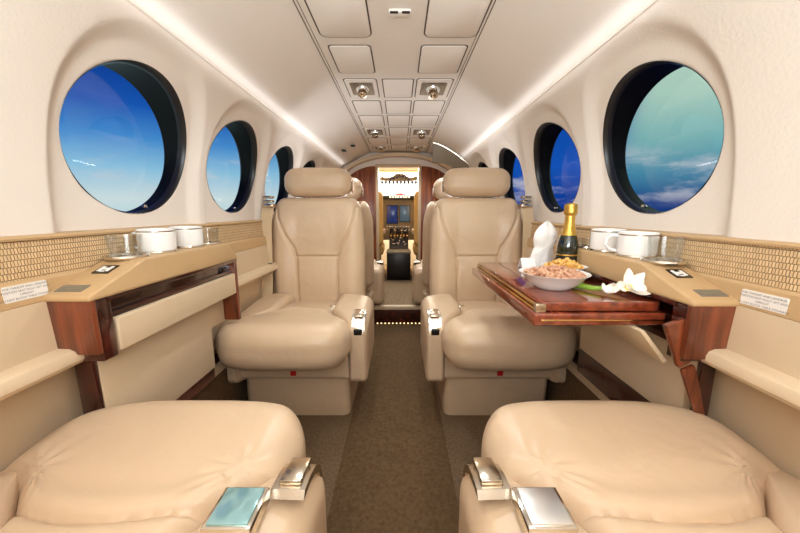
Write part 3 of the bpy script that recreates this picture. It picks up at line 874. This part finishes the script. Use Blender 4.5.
def tumbler(loc, label, h=.05, r=.033, group='clear tumblers in the cup holders'):
    mb = MB(); mb.lathe([(0, 0), (r*.85, 0), (r, h), (r*.95, h), (r*.80, .006), (0, .006)], n=36)
    V = [(p[0]+loc[0], p[1]+loc[1], p[2]+loc[2]) for p in mb.v]
    t = empty('glass_tumbler', loc, label, 'glass', group)
    link('glass_body', V, mb.f, M['glass'], t, sharp=40)
xl, xr = CX-.602, CX+.602
tumbler((xl, .716, CTL), 'clear glass tumbler at the near end of the left console')
cup((xl, .812, CTL), math.radians(200), 'white china cup on the left console beside the near glass tumbler', .95)
cup((xl, .928, CTL), math.radians(-165), 'white china cup on the left console, farther one, beside the far tumbler', .95)
tumbler((xl, 1.028, CTL), 'clear glass tumbler at the far end of the left console')
tumbler((xr, .705, CTR), 'clear glass tumbler in the chrome ring at the near end of the right console', .055)
cup((xr, .790, CTR), math.radians(150), 'larger white china cup on the right console, next to the glass tumbler', .98)
cup((xr, .905, CTR), math.radians(20), 'white china cup on the right console, nearer the champagne bottle', 1.0)
tumbler((xr, .995, CTR), 'low clear glass at the far end of the right console behind the bottle', .03, .03)

# placards
def text_mesh(lines, size, gap):
    out = MB()
    for i, s_ in enumerate(lines):
        cu = bpy.data.curves.new('t', 'FONT'); cu.body = s_; cu.size = size; cu.align_x = 'CENTER'; cu.align_y = 'CENTER'
        ob = bpy.data.objects.new('t', cu); COL.objects.link(ob)
        dg = bpy.context.evaluated_depsgraph_get(); me = bpy.data.meshes.new_from_object(ob.evaluated_get(dg))
        out.add([(v.co.x, v.co.y-gap*i, 0) for v in me.vertices], [tuple(p.vertices) for p in me.polygons])
        bpy.data.objects.remove(ob); bpy.data.curves.remove(cu); bpy.data.meshes.remove(me)
    return out
def placard(side, y, z, w, h, label):
    t = empty('placard', (CX+side*.630, y, z), label, 'placard')
    X0 = CX+side*.6315
    mb = MB(); mb.prism(rrect(w, h, .003), lambda p, q: (X0-side*(q*.0022), y+p[0], z+p[1])); mb.build('plate', M['white_plate'], t, smooth=False)
    tx = text_mesh(['FOR TAKEOFF AND LANDING', 'POSITION SEAT FULLY AFT AND', 'UPRIGHT', 'DO NOT BLOCK TABLE STOWAGE'], .0050, .0062)
    V = [(X0-side*.0026, y+(p[0] if side < 0 else -p[0])*1.0, z+.0093+p[1]) for p in tx.v]
    link('lettering', V, tx.f, M['ink'], t, smooth=False)
placard(-1, .537, .7035, .066, .027, 'white printed placard on the left wall rail below the pleated band')
placard(1, .524, .689, .070, .028, 'white printed placard on the right wall rail below the pleated band')

# ------------------------------------------------------------------ folding table (right) and what stands on it
TY0, TY1 = .635, 1.16
def tz(x): return .655          # gentle rise towards the wall
t = empty('folding_table', (.42, .9, .62), 'glossy mahogany folding table swung out in front of the right seat', 'table')
def leaf(poly, th, drop, name, mat, bev):
    mb = MB(); mb.prism(poly, lambda p, q: (p[0], p[1], tz(p[0])-drop-th+q*th), bev=bev, seg=3); return mb.build(name, mat, t, sharp=35)
rc = [(.545-.02+.02*math.sin(a), TY0+.02-.02*math.cos(a)) for a in np.linspace(0, PI/2, 6)]
leaf([(.294, TY0)]+rc+[(.545, TY1), (.288, TY1)], .019, 0, 'upper_leaf', M['wood_table'], .003)
leaf([(.274, TY0-.010), (.546, TY0-.006), (.546, TY1+.012), (.268, TY1+.014)], .026, .0215, 'lower_leaf', M['wood_table'], .004)
mb = MB(); mb.box((.281, TY0+.004, .6345), (.291, TY1, .6395), .001); mb.box((.283, TY0+.004, .643), (.290, TY1, .648), .001)
tag(mb.build('hinge_rail', M['brass'], t), 'brass hinge rail')
mb = MB(); mb.box((.278, TY0-.004, .6335), (.300, TY0+.010, .652), .002); tag(mb.build('hinge_block', M['satin'], t), 'metal hinge block')
mb = MB(); mb.box((.287, TY0-.0125, .619), (.55, TY0-.0085, .622), .001); mb.build('edge_line', M['brass'], t)
mb = MB(); mb.box((.50, .70, .590), (.546, .74, .6085), .003); mb.box((.50, 1.0, .590), (.546, 1.04, .6085), .003); mb.build('support_arm', M['satin'], t)

def bowl(x, y, r, h, label):
    z = tz(x)+.0006
    prof = [(0, .0), (r*.50, .0), (r*.56, .004), (r*.80, h*.45), (r*.97, h*.92), (r*1.04, h*.97), (r*1.05, h), (r*1.0, h), (r*.93, h*.88), (r*.74, h*.42), (r*.48, .007), (0, .007)]
    mb = MB(); mb.lathe(prof, (x, y, z), 56); o = mb.build('serving_bowl', M['china'], sharp=50)
    tag(o, label, 'bowl', 'white bowls of nuts on the table'); return z
def nuts(x, y, z, r, n, mat, label, hgt):
    mb = MB()
    for k in range(n):
        a = random.uniform(0, 2*PI); q = math.sqrt(random.random())*r
        px, py = x+q*math.cos(a), y+q*math.sin(a); pz = z+hgt*(1-(q/r)**2)*random.uniform(.5, 1.0)+random.uniform(-.002, .003)
        e = (random.uniform(.005, .0075), random.uniform(.004, .006), random.uniform(.004, .006))
        rot = Matrix.Rotation(random.uniform(0, PI), 4, 'Z') @ Matrix.Rotation(random.uniform(-.7, .7), 4, 'X')
        bm = bmesh.new(); bmesh.ops.create_icosphere(bm, subdivisions=1, radius=1)
        for v in bm.verts: v.co = rot @ Vector((v.co.x*e[0], v.co.y*e[1], v.co.z*e[2])) + Vector((px, py, pz))
        mb.bm(bm)
    mb.lathe([(0, hgt*.6), (r*.5, hgt*.5), (r*.95, -.002)], (x, y, z), 24)
    tag(mb.build('nuts', mat, sharp=70), label, 'nuts', kind='stuff')
zb = bowl(.374, .765, .076, .038, 'larger white bowl of pinkish nuts at the near side of the table')
nuts(.374, .765, zb+.032, .066, 260, M['nuts_pink'], 'heap of pinkish nuts in the nearer white bowl', .018)
zb = bowl(.458, .884, .058, .034, 'white bowl of golden snacks behind the larger bowl, in front of the bottle')
nuts(.458, .884, zb+.029, .049, 180, M['nuts'], 'heap of golden nuts in the farther white bowl', .022)

# champagne bottle
bx_, by_ = .511, .972
bz_ = .656
t = empty('champagne_bottle', (bx_, by_, bz_), 'dark green champagne bottle with gold foil neck at the wall end of the table', 'bottle')
R0 = .030
mb = MB(); mb.lathe([(0, 0), (R0*.9, 0), (R0, .006), (R0, .070), (R0*.96, .088), (R0*.82, .106), (R0*.62, .122), (R0*.50, .136), (R0*.44, .16), (R0*.40, .185), (0, .185)], (bx_, by_, bz_), 40); mb.build('glass_body', M['bottle'], t)
mb = MB(); mb.lathe([(R0*.76, .112), (R0*.66, .122), (R0*.54, .136), (R0*.48, .155), (R0*.47, .170), (R0*.60, .174), (R0*.64, .181), (R0*.60, .188), (R0*.64, .194), (R0*.58, .203), (R0*.3, .207), (0, .208)], (bx_, by_, bz_), 32); mb.build('gold_foil', M['gold'], t)
mb = MB(); mb.lathe([(R0*1.012, .022), (R0*1.015, .024), (R0*1.015, .060), (R0*1.012, .062)], (bx_, by_, bz_), 40); mb.f = mb.f[:-2]; mb.build('bottle_label', M['label_dark'], t)
mb = MB(); mb.lathe([(R0*1.02, .052), (R0*1.02, .056)], (bx_, by_, bz_), 40); mb.f = mb.f[:-2]; mb.build('gold_band', M['gold'], t)

# folded napkin standing like a bishop's mitre, in a small white sleeve
def napkin(x, y, z):
    V = []; F = []; N = 32; H = 22
    for j in range(H+1):
        v = j/H
        r = float(np.interp(v, [0, .08, .34, .40, .46, .60, .74, .86, .94, 1.0], [.036, .034, .031, .027, .029, .034, .033, .024, .013, .0015]))
        for k in range(N):
            a = 2*PI*k/N
            fold = 1+.07*math.sin(3*a+v*4)+.05*math.sin(7*a-v*5)
            V.append((x+r*fold*math.cos(a)*1.12+.012*v*v, y+r*fold*math.sin(a)*.85, z+.146*v+.006*math.sin(a*2+1)*v))
    for j in range(H):
        for k in range(N): F.append((j*N+k, j*N+(k+1) % N, (j+1)*N+(k+1) % N, (j+1)*N+k))
    F.append(tuple(range(N))); F.append(tuple(H*N+k for k in range(N)))
    t = empty('folded_napkin', (x, y, z), 'white cloth napkin folded upright on the table beside the bottle', 'napkin')
    link('napkin_cloth', V, F, M['linen'], t, sharp=70)
    mb = MB()
    pts = [(x-.033+.066*k/10, y-.031*math.sqrt(max(.05, 1-((k-5)/6)**2))-.002, z+.034+.05*k/10) for k in range(11)]
    mb.ribbon(pts, [(0, 0, .008)]*11, .002, (0, -1, 0)); mb.build('napkin_fold', M['linen'], t)
napkin(.488, 1.092, tz(.468)+.001)
cxx, cyy = .412, 1.03
mb = MB(); cz = tz(cxx)
mb.prism([(-.022, 0), (.0, .034), (.022, 0), (.020, 0), (.0, .031), (-.020, 0)], lambda p, q: (cxx-.02+q*.045, cyy+p[0], cz+.001+p[1]))
tag(mb.build('tent_card', M['paper'], smooth=False), 'small white folded card on the table in front of the napkin', 'card')

# flower lying on the table
def petal(mb, base, dr, up, L, W, cup=.25, n=8, m=6):
    dr = Vector(dr).normalized(); up = Vector(up).normalized(); sd = dr.cross(up).normalized(); up = sd.cross(dr)
    V = []; F = []
    for i in range(n+1):
        u = i/n; w = W*math.sin(PI*min(1, u*.92+.06))**.75
        for j in range(m+1):
            q = -1+2*j/m
            V.append(Vector(base)+dr*(L*u)+sd*(w*q)+up*(L*.28*u*u*1.0+cup*w*q*q))
    for i in range(n):
        for j in range(m): F.append((i*(m+1)+j, i*(m+1)+j+1, (i+1)*(m+1)+j+1, (i+1)*(m+1)+j))
    mb.add(V, F)
fx, fy = .500, .686; fz = tz(fx)+.004
t = empty('white_flower', (fx, fy, fz), 'white flower with green stem lying on the table near the console', 'flower')
ctr = Vector((fx, fy, fz+.014))
mb = MB()
for dr, L, W in (((1, -.2, -.08), .052, .017), ((.72, .0, .85), .044, .011), ((-.15, .2, 1.0), .044, .012), ((-1, -.2, .12), .042, .012), ((.45, -1, -.15), .040, .016), ((-.55, -1, -.05), .034, .013)):
    petal(mb, ctr, dr, (0, -1, .6), L, W, cup=.5)
mb.build('petals', M['petal'], t, sharp=80)
mb = MB(); mb.lathe([(0, -.006), (.007, -.004), (.008, .002), (.004, .009), (0, .011)], ctr-Vector((0, .006, 0)), 14); mb.build('flower_heart', M['petal_y'], t)
mb = MB(); mb.tube([ctr+Vector((-.006, .004, -.004)), (fx-.055, fy+.03, fz+.006), (fx-.075, fy+.065, fz+.005), (fx-.085, fy+.10, fz+.006)], [.004, .006, .008, .008], 10); mb.build('stem', M['stem'], t)
bud = Vector((fx-.040, fy+.002, fz+.010))
mb = MB()
for dr in ((-.9, -.3, .2), (.8, -.5, .15), (0, -.4, .7)): petal(mb, bud+Vector((0, .004, 0)), dr, (0, -1, .7), .026, .011)
mb.lathe([(0, -.010), (.010, -.006), (.013, .0), (.009, .007), (0, .010)], bud, 14); 
tag(mb.build('bud', M['petal'], t, sharp=80), 'half-open white bud')

# ------------------------------------------------------------------ world, lights, camera
w = bpy.data.worlds.new('sky'); S.world = w; w.use_nodes = True
nt = w.node_tree; nt.nodes.clear()
def nd(k, **kw):
    n = nt.nodes.new(k)
    for a, b in kw.items(): setattr(n, a, b)
    return n
def mth(op, a, b=None, clamp=False):
    n = nd('ShaderNodeMath', operation=op, use_clamp=clamp)
    for i, v in enumerate((a, b)):
        if v is None: continue
        if isinstance(v, (int, float)): n.inputs[i].default_value = v
        else: nt.links.new(v, n.inputs[i])
    return n.outputs[0]
def mixc(fac, a, b):
    n = nd('ShaderNodeMix', data_type='RGBA'); nt.links.new(fac, n.inputs[0])
    for i, v in ((6, a), (7, b)):
        if isinstance(v, tuple): n.inputs[i].default_value = v
        else: nt.links.new(v, n.inputs[i])
    return n.outputs[2]
def ramp(val, stops):
    n = nd('ShaderNodeValToRGB'); e = n.color_ramp.elements
    while len(e) < len(stops): e.new(.5)
    for el, (p, c) in zip(e, stops): el.position = p; el.color = lin(c)
    nt.links.new(val, n.inputs[0]); return n.outputs[0]
def mrange(v, a, b):
    n = nd('ShaderNodeMapRange', interpolation_type='SMOOTHSTEP'); nt.links.new(v, n.inputs[0]); n.inputs[1].default_value = a; n.inputs[2].default_value = b
    return n.outputs[0]
tc = nd('ShaderNodeTexCoord'); sp = nd('ShaderNodeSeparateXYZ'); nt.links.new(tc.outputs['Generated'], sp.inputs[0])
x, y, z = sp.outputs
el = mth('MULTIPLY_ADD', z, 1.0); el.node.inputs[2].default_value = .1      # z + .1
left = ramp(el, [(0.04, (176, 214, 222)), (.13, (204, 224, 226)), (.20, (138, 194, 224)), (.265, (70, 142, 208)), (.335, (24, 86, 178)), (.42, (11, 56, 142))])
rightA = ramp(el, [(0.02, (8, 26, 90)), (.12, (18, 60, 130)), (.19, (70, 136, 166)), (.26, (116, 176, 178)), (.36, (170, 206, 190)), (.5, (190, 214, 200))])
rightB = ramp(el, [(0.02, (6, 30, 100)), (.13, (12, 60, 150)), (.22, (18, 84, 184)), (.36, (16, 70, 160))])
azr = mrange(x, .50, .58)
right = mixc(azr, rightB, rightA)
col = mixc(mrange(x, -.05, .05), left, right)
mp = nd('ShaderNodeMapping'); mp.inputs['Scale'].default_value = (4, 4, 13); nt.links.new(tc.outputs['Generated'], mp.inputs[0])
nz = nd('ShaderNodeTexNoise'); nz.inputs['Scale'].default_value = 1.6; nz.inputs['Detail'].default_value = 7; nz.inputs['Roughness'].default_value = .62
nt.links.new(mp.outputs[0], nz.inputs['Vector'])
cl = mrange(nz.outputs['Fac'], .47, .68)
band = mth('MULTIPLY', mrange(z, .0, .05), mth('SUBTRACT', 1.0, mrange(z, .10, .19)))
cf = mth('MULTIPLY', mth('MULTIPLY', cl, band), .62)
col = mixc(cf, col, lin((206, 208, 214)))
fw = mrange(y, .975, .992)
col = mixc(fw, col, (3.2, 3.1, 2.9, 1))
bg = nd('ShaderNodeBackground'); nt.links.new(col, bg.inputs[0]); bg.inputs[1].default_value = 1.0
out = nd('ShaderNodeOutputWorld'); nt.links.new(bg.outputs[0], out.inputs[0])

def area(name, loc, rot, sx, sy, e, col=(1, .93, .84)):
    l = bpy.data.lights.new(name, 'AREA'); l.shape = 'RECTANGLE'; l.size = sx; l.size_y = sy; l.energy = e; l.color = col
    o = bpy.data.objects.new(name, l); COL.objects.link(o); o.location = loc; o.rotation_euler = [math.radians(a) for a in rot]; return o
def spot(name, loc, tgt, e, ang=90, r=.03, col=(.86, .94, 1), blend=.8):
    l = bpy.data.lights.new(name, 'SPOT'); l.energy = e; l.spot_size = math.radians(ang); l.spot_blend = blend; l.shadow_soft_size = r; l.color = col
    o = bpy.data.objects.new(name, l); COL.objects.link(o); o.location = loc
    o.rotation_euler = (Vector(tgt)-Vector(loc)).to_track_quat('-Z', 'Y').to_euler(); return o
area('bounce_flash', (0, -.55, 1.15), (80, 0, 0), .8, .35, 5.7, (.85, .94, 1))
area('bounce_up', (0, -.35, .95), (150, 0, 0), .7, .5, 15.5, (.84, .94, 1))
for sg in (-1, 1):
    area('cove_light', (CX+sg*.50, 1.1, 1.245), (180, sg*28, 0), .02, 4.0, 0.5, (.95, .97, 1))
for i, (yy, e) in enumerate(((.55, 3.2), (1.2, 10), (2.2, 9), (2.95, 7))):
    for sg in (-1, 1): spot('reading_light', (CX+sg*.165, yy, ZC-.05), (CX+sg*.33, yy-.1, .3), e, 120)
for sg in (-1, 1): area('hidden_fill_up', (CX+sg*.40, 1.84, .86), (180, 0, 0), .34, .06, 1.1, (.95, .97, 1))  # added fill lamps hidden between the seat backs, to brighten the ceiling
area('cockpit_light', (0, 4.0, 1.34), (0, 0, 0), .9, .5, 55, (1, .9, .72))

cam = bpy.data.cameras.new('camera'); cam.lens = 14.4; cam.sensor_width = 36; cam.clip_start = .01
co = bpy.data.objects.new('camera', cam); COL.objects.link(co); co.location = (0, 0, .84)
co.rotation_euler = (PI/2-math.atan(55.5/320), 0, 0)
S.camera = co
S.view_settings.view_transform = 'Standard'
S.view_settings.look = 'None'
S.cycles.max_bounces = 10; S.cycles.diffuse_bounces = 6; S.cycles.transparent_max_bounces = 12
S.cycles.use_denoising = True
S.cycles.sample_clamp_indirect = 4
